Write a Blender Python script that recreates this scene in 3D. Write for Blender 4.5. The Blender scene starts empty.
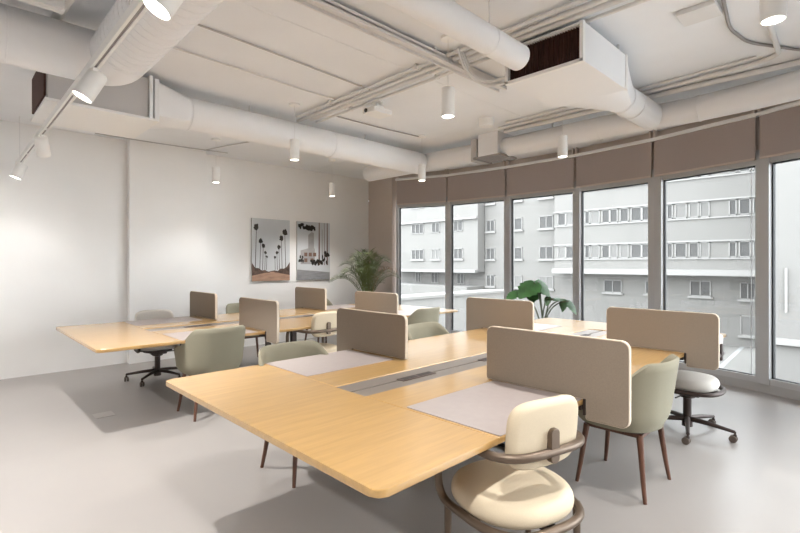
import bpy, bmesh, math, random
from mathutils import Vector, Matrix, noise
random.seed(7)
PI = math.pi
R = math.radians
scene = bpy.context.scene
COL = scene.collection

# ------------------------------------------------------------------ materials
def mat(name, color, rough=.6, metal=0., var=0., vscale=4., stretch=(1, 1, 1), bump=0., bscale=60., bstretch=(1, 1, 1),
        coat=0., coat_rough=.2, emit=None, estr=0., spec=.5, trans=0.):
    m = bpy.data.materials.new(name); m.use_nodes = True
    nt = m.node_tree; b = nt.nodes['Principled BSDF']
    b.inputs['Base Color'].default_value = (*color, 1)
    b.inputs['Roughness'].default_value = rough
    b.inputs['Metallic'].default_value = metal
    b.inputs['Coat Weight'].default_value = coat
    b.inputs['Coat Roughness'].default_value = coat_rough
    b.inputs['Coat IOR'].default_value = 1.68 if coat >= 1 else 1.5
    b.inputs['Specular IOR Level'].default_value = spec
    if emit:
        b.inputs['Emission Color'].default_value = (*emit, 1)
        b.inputs['Emission Strength'].default_value = estr
    tc = nt.nodes.new('ShaderNodeTexCoord')
    if var > 0:
        mp = nt.nodes.new('ShaderNodeMapping'); mp.inputs['Scale'].default_value = stretch
        nz = nt.nodes.new('ShaderNodeTexNoise'); nz.inputs['Scale'].default_value = vscale
        nz.inputs['Detail'].default_value = 5
        rp = nt.nodes.new('ShaderNodeValToRGB')
        rp.color_ramp.elements[0].position = .3; rp.color_ramp.elements[1].position = .7
        rp.color_ramp.elements[0].color = (*[max(0, c * (1 - var)) for c in color], 1)
        rp.color_ramp.elements[1].color = (*[min(1, c * (1 + var)) for c in color], 1)
        nt.links.new(tc.outputs['Object'], mp.inputs['Vector'])
        nt.links.new(mp.outputs['Vector'], nz.inputs['Vector'])
        nt.links.new(nz.outputs['Fac'], rp.inputs['Fac'])
        nt.links.new(rp.outputs['Color'], b.inputs['Base Color'])
    if bump > 0:
        mp2 = nt.nodes.new('ShaderNodeMapping'); mp2.inputs['Scale'].default_value = bstretch
        n2 = nt.nodes.new('ShaderNodeTexNoise'); n2.inputs['Scale'].default_value = bscale
        n2.inputs['Detail'].default_value = 3
        bp = nt.nodes.new('ShaderNodeBump'); bp.inputs['Strength'].default_value = bump
        bp.inputs['Distance'].default_value = .01
        nt.links.new(tc.outputs['Object'], mp2.inputs['Vector'])
        nt.links.new(mp2.outputs['Vector'], n2.inputs['Vector'])
        nt.links.new(n2.outputs['Fac'], bp.inputs['Height'])
        nt.links.new(bp.outputs['Normal'], b.inputs['Normal'])
    if trans > 0:
        out = nt.nodes['Material Output']
        tr = nt.nodes.new('ShaderNodeBsdfTranslucent'); tr.inputs['Color'].default_value = (*color, 1)
        mx = nt.nodes.new('ShaderNodeMixShader'); mx.inputs['Fac'].default_value = trans
        nt.links.new(b.outputs['BSDF'], mx.inputs[1]); nt.links.new(tr.outputs['BSDF'], mx.inputs[2])
        nt.links.new(mx.outputs['Shader'], out.inputs['Surface'])
    return m

def brick_mat(name, c1, c2, scale, rough=.9):
    m = mat(name, c1, rough); nt = m.node_tree; b = nt.nodes['Principled BSDF']
    tc = nt.nodes.new('ShaderNodeTexCoord'); mp = nt.nodes.new('ShaderNodeMapping')
    mp.inputs['Rotation'].default_value = (R(90), 0, R(90))
    bk = nt.nodes.new('ShaderNodeTexBrick'); bk.inputs['Scale'].default_value = scale
    bk.inputs['Color1'].default_value = (*c1, 1); bk.inputs['Color2'].default_value = (*[c * .93 for c in c1], 1)
    bk.inputs['Mortar'].default_value = (*c2, 1)
    nt.links.new(tc.outputs['Object'], mp.inputs['Vector']); nt.links.new(mp.outputs['Vector'], bk.inputs['Vector'])
    nt.links.new(bk.outputs['Color'], b.inputs['Base Color'])
    return m

def glass_mat():
    m = bpy.data.materials.new('window_glass'); m.use_nodes = True; nt = m.node_tree
    for n in list(nt.nodes): nt.nodes.remove(n)
    out = nt.nodes.new('ShaderNodeOutputMaterial'); t = nt.nodes.new('ShaderNodeBsdfTransparent')
    t.inputs['Color'].default_value = (.95, .965, .965, 1)
    g = nt.nodes.new('ShaderNodeBsdfGlossy'); g.inputs['Roughness'].default_value = .03
    fr = nt.nodes.new('ShaderNodeFresnel'); fr.inputs['IOR'].default_value = 1.35
    mx = nt.nodes.new('ShaderNodeMixShader')
    nt.links.new(fr.outputs['Fac'], mx.inputs['Fac']); nt.links.new(t.outputs[0], mx.inputs[1]); nt.links.new(g.outputs[0], mx.inputs[2])
    nt.links.new(mx.outputs[0], out.inputs['Surface'])
    return m

M = dict(
    wall=mat('white_plaster', (.86, .845, .825), .85, var=.02, vscale=1.5, bump=.05, bscale=30),
    ceiling=mat('painted_concrete', (.82, .83, .85), .9, var=.03, vscale=1.2, bump=.15, bscale=9),
    floor=mat('grey_resin_floor', (.30, .279, .264), .36, var=.035, vscale=1.3, bump=.03, bscale=5, spec=.4),
    oak=mat('light_oak', (.46, .272, .086), .42, var=.10, vscale=3, stretch=(1.2, 16, 16), coat=1., coat_rough=.2),
    oak_edge=mat('oak_edge', (.56, .35, .14), .5, var=.08, vscale=4, stretch=(2, 14, 30)),
    pad=mat('mauve_grey_leather', (.32, .272, .255), .5, var=.03, vscale=20, bump=.06, bscale=200, coat=.12, coat_rough=.4),
    tray=mat('taupe_metal', (.22, .19, .165), .42, metal=.3),
    slot=mat('dark_slot', (.03, .022, .02), .7),
    socket=mat('dark_brown_plastic', (.07, .045, .035), .5),
    screen=mat('taupe_felt', (.275, .222, .172), .95, var=.05, vscale=160, bump=.2, bscale=350),
    band=mat('cream_edge_trim', (.66, .57, .46), .8),
    sage=mat('sage_upholstery', (.255, .236, .172), .9, var=.03, vscale=150, bump=.12, bscale=300),
    walnut=mat('dark_walnut', (.105, .043, .024), .45, var=.2, vscale=6, stretch=(12, 12, 1)),
    bronze=mat('bronze_metal', (.155, .115, .085), .42, metal=.65),
    dark=mat('dark_brown_metal', (.05, .035, .03), .45, metal=.5),
    cream=mat('cream_upholstery', (.64, .545, .40), .9, var=.02, vscale=150, bump=.12, bscale=300),
    greyseat=mat('pale_grey_upholstery', (.55, .52, .48), .9, var=.02, vscale=150, bump=.12, bscale=300),
    wheel=mat('caster_rubber', (.10, .075, .06), .5),
    duct=mat('white_painted_duct', (.82, .82, .83), .55, bump=.08, bscale=12),
    ductgrey=mat('grey_painted_duct', (.52, .50, .49), .6),
    pipe=mat('painted_conduit', (.72, .71, .70), .5),
    cable=mat('grey_cable', (.30, .28, .27), .6),
    rust=mat('dark_red_brown_filter', (.055, .018, .012), .8, var=.35, vscale=5, stretch=(1, 40, 1.5)),
    white=mat('white_lacquer', (.85, .84, .82), .4),
    lamp=mat('lamp_diffuser', (1, .97, .9), .5, emit=(1, .93, .8), estr=9),
    blind=mat('brown_grey_blind', (.46, .395, .37), .95, var=.02, vscale=80, trans=.12),
    rail=mat('pale_rail', (.88, .87, .86), .5),
    frame=mat('grey_window_frame', (.50, .50, .505), .45),
    gasket=mat('black_gasket', (.015, .015, .015), .6),
    clad=mat('taupe_cladding', (.60, .52, .465), .7),
    glass=glass_mat(),
    curb=mat('grey_curb', (.42, .41, .41), .6),
    bwhite=mat('white_render', (.103, .099, .093), .9, var=.03, vscale=.6),
    bgrey=brick_mat('grey_brick', (.096, .092, .086), (.104, .100, .094), 1.3),
    bgrey2=brick_mat('dark_grey_brick', (.088, .084, .079), (.095, .091, .086), 1.0),
    bframe=mat('white_window_frame', (.135, .131, .124), .6),
    bglass=mat('window_pane_grey', (.042, .041, .040), .6, spec=.2),
    bblind=mat('shutter_grey', (.082, .079, .075), .8),
    street=mat('grey_asphalt', (.077, .074, .068), .9, var=.08, vscale=.5),
    line=mat('road_paint', (.15, .15, .15), .8),
    leaf=mat('deep_green_leaf', (.045, .13, .035), .38, var=.35, vscale=7),
    palm=mat('palm_leaf', (.085, .115, .035), .5, var=.45, vscale=6),
    palmdry=mat('dry_palm_leaf', (.22, .13, .06), .6, var=.2, vscale=6),
    stem=mat('plant_stem', (.06, .075, .03), .55),
    pot=mat('dark_planter', (.10, .09, .085), .7),
    soil=mat('soil', (.04, .028, .02), 1),
    sky=mat('print_sky', (.56, .58, .60), .5, var=.08, vscale=1.5),
    sand=mat('print_road', (.36, .22, .15), .6, var=.25, vscale=6, stretch=(1, 1, 4)),
    hedge=mat('print_hedge', (.09, .055, .04), .7, var=.6, vscale=14),
    ink=mat('print_ink', (.035, .028, .024), .7),
    asphalt=mat('print_asphalt', (.25, .25, .26), .6, var=.2, vscale=8, stretch=(1, 1, 8)),
    house=mat('print_house', (.33, .32, .32), .6, var=.15, vscale=6),
    brownink=mat('print_trunk', (.17, .10, .075), .7),
    lid=mat('floor_box_lid', (.40, .38, .36), .4, metal=.2),
)

# ------------------------------------------------------------------ geometry helpers
class MB:
    def __init__(s): s.bm = bmesh.new(); s.mi = 0
    def _fin(s, faces):
        for f in faces: f.material_index = s.mi
    def verts_faces(s, vs, fs):
        v = [s.bm.verts.new(p) for p in vs]; out = []
        for f in fs:
            try: out.append(s.bm.faces.new([v[i] for i in f]))
            except ValueError: pass
        s._fin(out); return v, out
    def box(s, x0, x1, y0, y1, z0, z1, bev=0., seg=2):
        vs = [(x, y, z) for z in (z0, z1) for y in (y0, y1) for x in (x0, x1)]
        v, f = s.verts_faces(vs, [(0, 2, 3, 1), (4, 5, 7, 6), (0, 1, 5, 4), (2, 6, 7, 3), (0, 4, 6, 2), (1, 3, 7, 5)])
        if bev > 0:
            es = list({e for q in f for e in q.edges})
            r = bmesh.ops.bevel(s.bm, geom=es, offset=bev, segments=seg, profile=.5, affect='EDGES')
            s._fin(r['faces'])
        return s
    def obox(s, p0, p1, w, z0, z1, bev=0.):
        # box along the ground segment p0-p1, width w centred on it
        p0 = Vector(p0); p1 = Vector(p1); d = (p1 - p0).normalized(); n = Vector((-d.y, d.x)) * w / 2
        q = [p0 + n, p0 - n, p1 - n, p1 + n]
        return s.prism([(a.x, a.y) for a in q], z0, z1, bev)
    def prism(s, poly, z0, z1, bev=0., seg=2, M4=None):
        n = len(poly)
        vs = [Vector((x, y, z0)) for x, y in poly] + [Vector((x, y, z1)) for x, y in poly]
        if M4 is not None: vs = [M4 @ p for p in vs]
        fs = [tuple(reversed(range(n))), tuple(range(n, 2 * n))] + [(i, (i + 1) % n, n + (i + 1) % n, n + i) for i in range(n)]
        v, f = s.verts_faces(vs, fs)
        if bev > 0:
            es = list(set(f[0].edges) | set(f[1].edges))
            r = bmesh.ops.bevel(s.bm, geom=es, offset=bev, segments=seg, profile=.5, affect='EDGES')
            s._fin(r['faces'])
        return s
    def tube(s, pts, r, n=12, closed=False, caps=True):
        P = [Vector(p) for p in pts]; k = len(P)
        rs = r if isinstance(r, (list, tuple)) else [r] * k
        T = []
        for i in range(k):
            if closed: t = P[(i + 1) % k] - P[i - 1]
            else: t = P[min(i + 1, k - 1)] - P[max(i - 1, 0)]
            T.append(t.normalized())
        up = Vector((0, 0, 1)) if abs(T[0].z) < .9 else Vector((1, 0, 0))
        N = (up - T[0] * up.dot(T[0])).normalized(); rings = []
        Ns = []
        for i in range(k):
            if i:
                q = T[i - 1].rotation_difference(T[i]); N = (q @ N); N = (N - T[i] * N.dot(T[i])).normalized()
            Ns.append(N.copy())
        tw = 0
        if closed:
            q = T[-1].rotation_difference(T[0]); Ne = q @ Ns[-1]
            B0 = T[0].cross(Ns[0]); tw = math.atan2(Ne.dot(B0), Ne.dot(Ns[0]))
        for i in range(k):
            N = Ns[i]; B = T[i].cross(N); off = -tw * i / k
            rings.append([s.bm.verts.new(P[i] + (N * math.cos(2 * PI * j / n + off) + B * math.sin(2 * PI * j / n + off)) * rs[i]) for j in range(n)])
        fs = []
        for i in range(k if closed else k - 1):
            a, b = rings[i], rings[(i + 1) % k]
            for j in range(n):
                fs.append(s.bm.faces.new((a[j], a[(j + 1) % n], b[(j + 1) % n], b[j])))
        if caps and not closed:
            fs.append(s.bm.faces.new(list(reversed(rings[0])))); fs.append(s.bm.faces.new(rings[-1]))
        s._fin(fs); return s
    def lathe(s, prof, n=28, c=(0, 0, 0), axis='z', cap=True):
        rings = []
        for r, z in prof:
            ring = []
            for j in range(n):
                a = 2 * PI * j / n; x, y = r * math.cos(a), r * math.sin(a)
                p = {'z': (x, y, z), 'x': (z, x, y), 'y': (y, z, x)}[axis]
                ring.append(s.bm.verts.new((p[0] + c[0], p[1] + c[1], p[2] + c[2])))
            rings.append(ring)
        fs = []
        for a, b in zip(rings, rings[1:]):
            for j in range(n): fs.append(s.bm.faces.new((a[j], a[(j + 1) % n], b[(j + 1) % n], b[j])))
        if cap:
            fs.append(s.bm.faces.new(list(reversed(rings[0])))); fs.append(s.bm.faces.new(rings[-1]))
        s._fin(fs); return s
    def pad(s, w, h, t, e=4., rnd=.9, n=44, k=5, fn=None):
        # soft slab: superellipse outline w x h in (x, y), thickness t in z, rounded rim
        def ring(sc, z):
            o = []
            for j in range(n):
                a = 2 * PI * j / n; c, si = math.cos(a), math.sin(a)
                x = w / 2 * math.copysign(abs(c) ** (2 / e), c); y = h / 2 * math.copysign(abs(si) ** (2 / e), si)
                m = min(w, h) / 2
                x = x * (1 - (1 - sc) * m / (w / 2)); y = y * (1 - (1 - sc) * m / (h / 2))
                p = Vector((x, y, z)); o.append(s.bm.verts.new(fn(p) if fn else p))
            return o
        rr = t / 2 / (min(w, h) / 2) * rnd
        rings = [ring(.12, -t / 2), ring(.5, -t / 2)]
        for i in range(2 * k + 1):
            a = -PI / 2 + PI * i / (2 * k); rings.append(ring(1 - rr + rr * math.cos(a), t / 2 * math.sin(a)))
        rings += [ring(.5, t / 2 * 1.04), ring(.12, t / 2 * 1.06)]
        fs = []
        for a, b in zip(rings, rings[1:]):
            for j in range(n): fs.append(s.bm.faces.new((a[j], a[(j + 1) % n], b[(j + 1) % n], b[j])))
        fs.append(s.bm.faces.new(list(reversed(rings[0])))); fs.append(s.bm.faces.new(rings[-1]))
        s._fin(fs); return s
    def build(s, name, mats, parent=None, smooth=20, fix=True):
        if fix: bmesh.ops.recalc_face_normals(s.bm, faces=s.bm.faces[:])
        me = bpy.data.meshes.new(name)
        o = bpy.data.objects.new(name, me); COL.objects.link(o)
        if parent is None:                      # a thing that is one mesh has its origin at its base
            vs = [v.co for v in s.bm.verts]
            b = Vector(((min(v.x for v in vs) + max(v.x for v in vs)) / 2, (min(v.y for v in vs) + max(v.y for v in vs)) / 2, min(v.z for v in vs)))
            for v in s.bm.verts: v.co -= b
            o.location = b
        else: o.parent = parent
        s.bm.to_mesh(me); s.bm.free()
        for m in (mats if isinstance(mats, (list, tuple)) else [mats]): me.materials.append(m)
        if smooth:
            for p in me.polygons: p.use_smooth = True
            me.set_sharp_from_angle(angle=R(smooth))
        return o

def fillet(pts, r, seg=6, closed=False):
    P = [Vector(p) for p in pts]; k = len(P); out = []
    for i in range(k):
        if not closed and i in (0, k - 1): out.append(P[i]); continue
        a, b, c = P[i - 1], P[i], P[(i + 1) % k]
        d1 = (a - b); d2 = (c - b); rr = min(r, d1.length * .48, d2.length * .48)
        d1.normalize(); d2.normalize()
        for j in range(seg + 1):
            t = j / seg
            p0 = b + d1 * rr; p2 = b + d2 * rr
            out.append(p0 * (1 - t) ** 2 + b * 2 * t * (1 - t) + p2 * t * t)
    return out

def rrect(x0, x1, y0, y1, r, seg=5):
    o = []
    for cx, cy, a0 in ((x1 - r, y1 - r, 0), (x0 + r, y1 - r, 90), (x0 + r, y0 + r, 180), (x1 - r, y0 + r, 270)):
        for i in range(seg + 1):
            a = R(a0 + 90 * i / seg); o.append((cx + r * math.cos(a), cy + r * math.sin(a)))
    return o

def tag(o, label=None, cat=None, group=None, kind=None):
    if label: o['label'] = label
    if cat: o['category'] = cat
    if group: o['group'] = group
    if kind: o['kind'] = kind
    return o

def thing(name, label, cat, loc=(0, 0, 0), rz=0, group=None):
    o = bpy.data.objects.new(name, None); COL.objects.link(o)
    o.empty_display_size = .1; o.location = loc; o.rotation_euler = (0, 0, R(rz))
    return tag(o, label, cat, group)

def copy_tree(o, parent=None):
    c = o.copy(); COL.objects.link(c)
    if parent: c.parent = parent
    for ch in list(o.children): copy_tree(ch, c)
    return c

def dup(o, loc, rz=None, label=None, group=None):
    c = copy_tree(o); c.location = loc
    if rz is not None: c.rotation_euler = (0, 0, R(rz))
    if label: c['label'] = label
    if group: c['group'] = group
    return c

def struct(o): o['kind'] = 'structure'; return o

# ------------------------------------------------------------------ room shell
C = 3.23                                   # ceiling height
FAC = [(6.62, 6.84), (7.0, 5.80), (7.15, 4.57), (7.15, 3.31), (6.99, 2.13), (6.66, .93), (6.2, -.22), (5.55, -1.3), (4.7, -2.25), (3.7, -3.05)]
b = MB(); b.prism([(-3.4, -4.2), (-3.4, 7.95), (6.9, 7.95), (7.02, 6.9)] + [(x + .12, y) for x, y in FAC[1:]] + [(3.7, -4.2)], -.16, 0)
struct(b.build('floor', M['floor'], smooth=0))
b = MB(); b.prism([(-3.4, -4.2), (-3.4, 7.95), (6.9, 7.95), (7.02, 6.9)] + [(x + .2, y) for x, y in FAC[1:]] + [(3.9, -4.2)], C, C + .25)
for x in (-1.7, 1.2, 5.05): b.box(x, x + .012, -3, 7.6, C - .002, C + .02)
for y in (.6, 3.05): b.box(-3, 5.3, y, y + .012, C - .002, C + .02)
struct(b.build('ceiling', M['ceiling'], smooth=0))
b = MB(); b.box(-3.4, 1.93, 7.65, 7.95, 0, C); struct(b.build('wall_left', M['wall'], smooth=0))
b = MB(); b.box(1.93, 3.03, 7.53, 7.95, 0, C); struct(b.build('wall_left_column', M['wall'], smooth=0))
b = MB(); b.box(3.03, 6.57, 7.70, 7.95, 0, C); struct(b.build('wall_left_recess', M['wall'], smooth=0))
b = MB(); b.box(-3.6, -3.4, -4.2, 7.95, 0, C); struct(b.build('wall_back', M['wall'], smooth=0))
b = MB(); b.box(-3.4, 3.7, -4.4, -4.2, 0, C); b.box(3.7, 3.9, -4.2, -3.05, 0, C); struct(b.build('wall_right', M['wall'], smooth=0))
b = MB()
b.prism([(6.57, 7.70), (6.52, 6.92), (6.66, 6.87), (6.95, 7.70)], 0, 2.78)
b.prism([(6.57, 7.70), (6.52, 6.92), (6.66, 6.87), (6.95, 7.70)], 2.79, C)
b.prism([(6.58, 7.70), (6.53, 6.92), (6.66, 6.87), (6.95, 7.70)], 2.775, 2.795)
struct(b.build('wall_corner', M['clad'], smooth=0))
# low curb under the glazing, and the band above it that the blinds hang in front of
cb = MB(); tb = MB(); fb = MB()
for (p, q) in zip(FAC, FAC[1:]):
    cb.obox(p, q, .14, 0, .10); tb.obox(p, q, .10, 2.70, C)
    fb.obox(p, q, .10, .10, .135)
struct(cb.build('trim_1', M['curb'], smooth=0)); struct(tb.build('trim_2', M['clad'], smooth=0))
struct(fb.build('trim_3', M['frame'], smooth=0))
GT = 2.56
for i, (p, q) in enumerate(zip(FAC, FAC[1:]), 1):
    P = Vector(p); Q = Vector(q); d = (Q - P).normalized(); L = (Q - P).length
    ang = math.atan2(d.y, d.x)
    M4 = Matrix.Translation((P.x, P.y, 0)) @ Matrix.Rotation(ang, 4, 'Z')
    def bx(m, x0, x1, y0, y1, z0, z1):
        vs = [M4 @ Vector((x, y, z)) for z in (z0, z1) for y in (y0, y1) for x in (x0, x1)]
        m.verts_faces(vs, [(0, 2, 3, 1), (4, 5, 7, 6), (0, 1, 5, 4), (2, 6, 7, 3), (0, 4, 6, 2), (1, 3, 7, 5)])
    wide = .10 if i in (4, 5) else .075
    w0 = {1: .05, 5: .10, 6: .10}.get(i, .062); w1 = {4: .09, 5: .045}.get(i, .062)
    m = MB()
    m.mi = 0
    bx(m, 0, w0, -.09, .01, .10, 2.72); bx(m, L - w1, L, -.09, .01, .10, 2.72)
    bx(m, w0, L - w1, -.07, .01, GT, 2.72); bx(m, w0, L - w1, -.07, .01, .10, .165)
    m.mi = 1
    g = .012
    bx(m, w0, w0 + g, -.03, .012, .165, GT); bx(m, L - w1 - g, L - w1, -.03, .012, .165, GT)
    bx(m, w0, L - w1, -.03, .02, GT - g, GT); bx(m, w0, L - w1, -.03, .02, .165, .165 + g * .6)
    w = struct(m.build('window_%d' % i, [M['frame'], M['gasket']], smooth=0))
    m = MB(); bx(m, w0, L - w1, -.006, 0, .165, GT)
    pn = m.build('pane', M['glass'], smooth=0); pn.parent = w; pn.location = Vector(pn.location) - Vector(w.location)
    if i == 5:
        m = MB(); bx(m, L - .12, L - .114, -.02, -.014, .165, GT); k = m.build('pull_cord', M['frame'], smooth=0); k.parent = w; k.location = Vector(k.location) - Vector(w.location)

# roller blinds, one per bay
where = ['in the bay next to the taupe corner column', 'in the second bay from the corner column', 'above the big-leaved plant by the window', 'in the fourth bay from the corner column',
         'in the wide bay above the rightmost desk screen', 'above the rightmost window of the photo']
for i, (p, q) in enumerate(list(zip(FAC, FAC[1:]))[:7]):
    P = Vector(p); Q = Vector(q); d = (Q - P).normalized(); nrm = Vector((d.y, -d.x))
    if nrm.x > 0: nrm = -nrm
    a = P + d * .03 + nrm * .12; e = Q - d * .03 + nrm * .12
    lab = 'half-raised brown-grey roller blind ' + (where[i] if i < 6 else 'beyond the right edge of the photo')
    t = thing('roller_blind', lab, 'blind', (((a + e) / 2).x, ((a + e) / 2).y, 2.62), 0, 'roller blinds along the glazing')
    o = Vector(t.location)
    m = MB(); m.obox(a - o.xy, e - o.xy, .008, 0, .47); m.build('fabric', M['blind'], t, smooth=0)
    m = MB(); m.obox(a - o.xy, e - o.xy, .018, -.012, .012); m.build('bottom_bar', M['clad'], t, smooth=0)
    m = MB(); m.obox(a - o.xy - d * .02, e - o.xy + d * .02, .07, .47, .515, .008); m.build('head_rail', M['rail'], t, smooth=0)
    m = MB(); m.obox(a - o.xy, a - o.xy + d * .02, .06, .515, C - 2.62); m.build('bracket', M['clad'], t, smooth=0)
    m = MB(); m.obox(e - o.xy - d * .02, e - o.xy, .06, .515, C - 2.62); m.build('bracket', M['clad'], t, smooth=0)

# ------------------------------------------------------------------ bench desks
def make_desk(label):
    t = thing('bench_desk', label, 'desk', (3.3125, 2.0625, 0))
    ox, oy = -3.3125, -2.0625
    X0, X1, XA, XB = .965, 5.66, 1.62, 5.005
    Y0, Y1, TA, TB = 1.085, 3.04, 1.925, 2.20
    zt, th = .74, .028
    def board(poly):
        m = MB(); m.prism([(x + ox, y + oy) for x, y in poly], zt - th, zt, .005, 2)
        m.build('tabletop', M['oak'], t)
    def endpoly(xa, xb, left):
        r = .045; o = []
        if left:
            pts = [(xb, Y0), (xb, Y1)]
            for cx, cy, a0 in ((xa + r, Y1 - r, 90), (xa + r, Y0 + r, 180)):
                for i in range(7): a = R(a0 + 90 * i / 6); pts.append((cx + r * math.cos(a), cy + r * math.sin(a)))
        else:
            pts = [(xa, Y1), (xa, Y0)]
            for cx, cy, a0 in ((xb - r, Y0 + r, 270), (xb - r, Y1 - r, 0)):
                for i in range(7): a = R(a0 + 90 * i / 6); pts.append((cx + r * math.cos(a), cy + r * math.sin(a)))
        return pts
    board(endpoly(X0, XA - .001, True)); board(endpoly(XB + .001, X1, False))
    board([(XA, Y0), (XB, Y0), (XB, TA), (XA, TA)]); board([(XA, TB), (XB, TB), (XB, Y1), (XA, Y1)])
    # trough with two lids and a dark slot between them
    m = MB(); ym = (TA + TB) / 2 + oy; a, c = XA + ox, XB + ox
    m.box(a, c, TA + oy + .001, ym - .008, .722, .733, .002, 1); m.box(a, c, ym + .008, TB + oy - .001, .722, .733, .002, 1)
    m.box(a, c, TA + oy + .001, TB + oy - .001, .62, .63); m.box(a, c, TA + oy, TA + oy + .004, .62, .722); m.box(a, c, TB + oy - .004, TB + oy, .62, .722)
    tr = m.build('cable_trough', M['tray'], t)
    m = MB(); m.box(a, c, ym - .008, ym + .008, .70, .728); m.build('cable_slot', M['slot'], tr, smooth=0)
    for x in (2.17, 3.0, 3.72, 4.5):
        m = MB()
        m.box(x - .17 + ox, x + .13 + ox, ym - .045, ym + .02, .7325, .7385, .002, 1)
        m.mi = 1; m.box(x - .15 + ox, x - .03 + ox, ym - .032, ym + .008, .7383, .7395); m.box(x - .01 + ox, x + .11 + ox, ym - .032, ym + .008, .7383, .7395)
        m.build('power_socket', [M['socket'], M['slot']], tr)
    # supporting frames in the middle
    for x in (3.2, 4.45):
        m = MB(); y0, y1 = 1.72 + oy, 2.40 + oy
        m.box(x - .04 + ox, x + .04 + ox, y0, y1, .66, .712, .006); m.box(x - .04 + ox, x + .04 + ox, y0, y1, 0, .03, .006)
        m.box(x - .035 + ox, x + .035 + ox, y0, y0 + .05, .03, .66, .006); m.box(x - .035 + ox, x + .035 + ox, y1 - .05, y1, .03, .66, .006)
        m.build('leg_frame', M['dark'], t)
    m = MB()
    for y in (1.62, 2.47): m.box(1.2 + ox, 5.42 + ox, y - .025 + oy, y + .025 + oy, .662, .712, .004)
    m.build('beam', M['dark'], t)
    return t
desk = make_desk('long oak bench desk in the foreground, reaching to the bottom of the photo')
DY = 3.375
far_desk = dup(desk, (3.3125 - .06, 2.0625 + DY, 0), label='long oak bench desk behind, parallel to the white wall with prints')

# leather desk pads
def pad_at(x0, x1, y0, y1, label):
    m = MB(); m.prism(rrect(x0, x1, y0, y1, .008, 2), .74, .7435, .001, 1)
    return tag(m.build('desk_pad', M['pad']), label, 'desk pad', 'grey desk pads let into the bench desks')
pad_at(1.635, 2.385, 1.088, 1.633, 'mauve-grey desk pad in front of the cream tube-armed chair at the nearest corner')
pad_at(1.635, 2.385, 2.505, 3.037, 'mauve-grey desk pad at the left edge of the foreground desk, before the sage chair')
pad_at(4.25, 4.99, 2.505, 3.037, 'pale desk pad at the window end of the foreground desk, behind the far left screen')
pad_at(4.25, 4.99, 1.088, 1.633, 'desk pad at the window end of the foreground desk, behind the right hanging screen')
pad_at(1.575, 2.325, 1.088 + DY, 1.633 + DY, 'mauve-grey desk pad on the rear desk before the sage armchair')
pad_at(1.575, 2.325, 2.505 + DY, 3.037 + DY, 'mauve-grey desk pad on the rear desk before the swivel chair by the wall')
pad_at(4.19, 4.93, 2.505 + DY, 3.037 + DY, 'desk pad on the rear desk near the palm, wall side')
pad_at(4.19, 4.93, 1.088 + DY, 1.633 + DY, 'desk pad on the rear desk near the window, side facing the foreground desk')

# ------------------------------------------------------------------ privacy screens
def screen_poly(ins, r):
    # local: y outward from the desk centre line; inner edge .375, desk edge .978, outer 1.205
    ya, yb, yd = .372 + ins, 1.207 - ins, .990 + ins
    zt, zb, zc = 1.066 - ins, .7435 + ins, .636 + ins
    pts = []
    def arc(cx, cz, a0, rr):
        for i in range(6): a = R(a0 + 90 * i / 5); pts.append((cx + rr * math.cos(a), cz + rr * math.sin(a)))
    arc(yb - r, zt - r, 0, r); arc(ya + r, zt - r, 90, r)
    arc(ya + .008, zb + .008, 180, .008)
    pts.append((yd, zb)); arc(yd + .008, zc + .008, 180, .008)
    arc(yb - r, zc + r, 270, r)
    return pts
YZX = Matrix(((0, 0, 1, 0), (1, 0, 0, 0), (0, 1, 0, 0), (0, 0, 0, 1)))   # (y, z, x) -> (x, y, z)
def make_screen(label, loc, rz):
    t = thing('privacy_screen', label, 'desk screen', loc, rz, 'felt privacy screens on the bench desks')
    m = MB(); m.prism(screen_poly(0, .04), -.0125, .0125, .003, 2, YZX); m.build('edge_trim', M['band'], t)
    m = MB(); m.prism(screen_poly(.004, .036), -.0165, .0165, .003, 2, YZX); m.build('felt_panel', M['screen'], t)
    m = MB()
    m.box(-.03, .03, .86, .975, .685, .712, .004); m.box(-.022, .022, .978, .992, .66, .745, .003)
    m.build('clamp', M['dark'], t)
    return t
cx = 0
SL = {(0, -1, 0): 'taupe felt desk screen standing nearest, beside the cream tube-armed chair',
      (0, 1, 0): 'taupe felt desk screen on the left edge of the foreground desk, centre of the photo',
      (0, -1, 1): 'taupe felt desk screen farthest right, hanging over the pale swivel chair',
      (0, 1, 1): 'taupe felt desk screen in front of the big-leaved plant, window end of the foreground desk',
      (1, -1, 0): 'taupe felt desk screen on the rear desk, right of the full-backed sage armchair',
      (1, 1, 0): 'taupe felt desk screen at the far left, by the wall on the rear desk',
      (1, -1, 1): 'taupe felt desk screen on the rear desk, below the palm and nearest the window',
      (1, 1, 1): 'taupe felt desk screen on the rear desk below the two framed prints'}
S0 = None
for d in (0, 1):
    for side in (-1, 1):
        for k in (0, 1):
            x = {(0, -1): (2.405, 4.20), (0, 1): (2.445, 4.245), (1, -1): (2.42, 4.09), (1, 1): (2.46, 4.12)}[(d, side)][k]
            y = 2.0625 + DY * d
            if S0 is None: S0 = make_screen(SL[(d, side, k)], (x, y, 0), 180 if side < 0 else 0); continue
            dup(S0, (x, y, 0), 180 if side < 0 else 0, SL[(d, side, k)])

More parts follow.
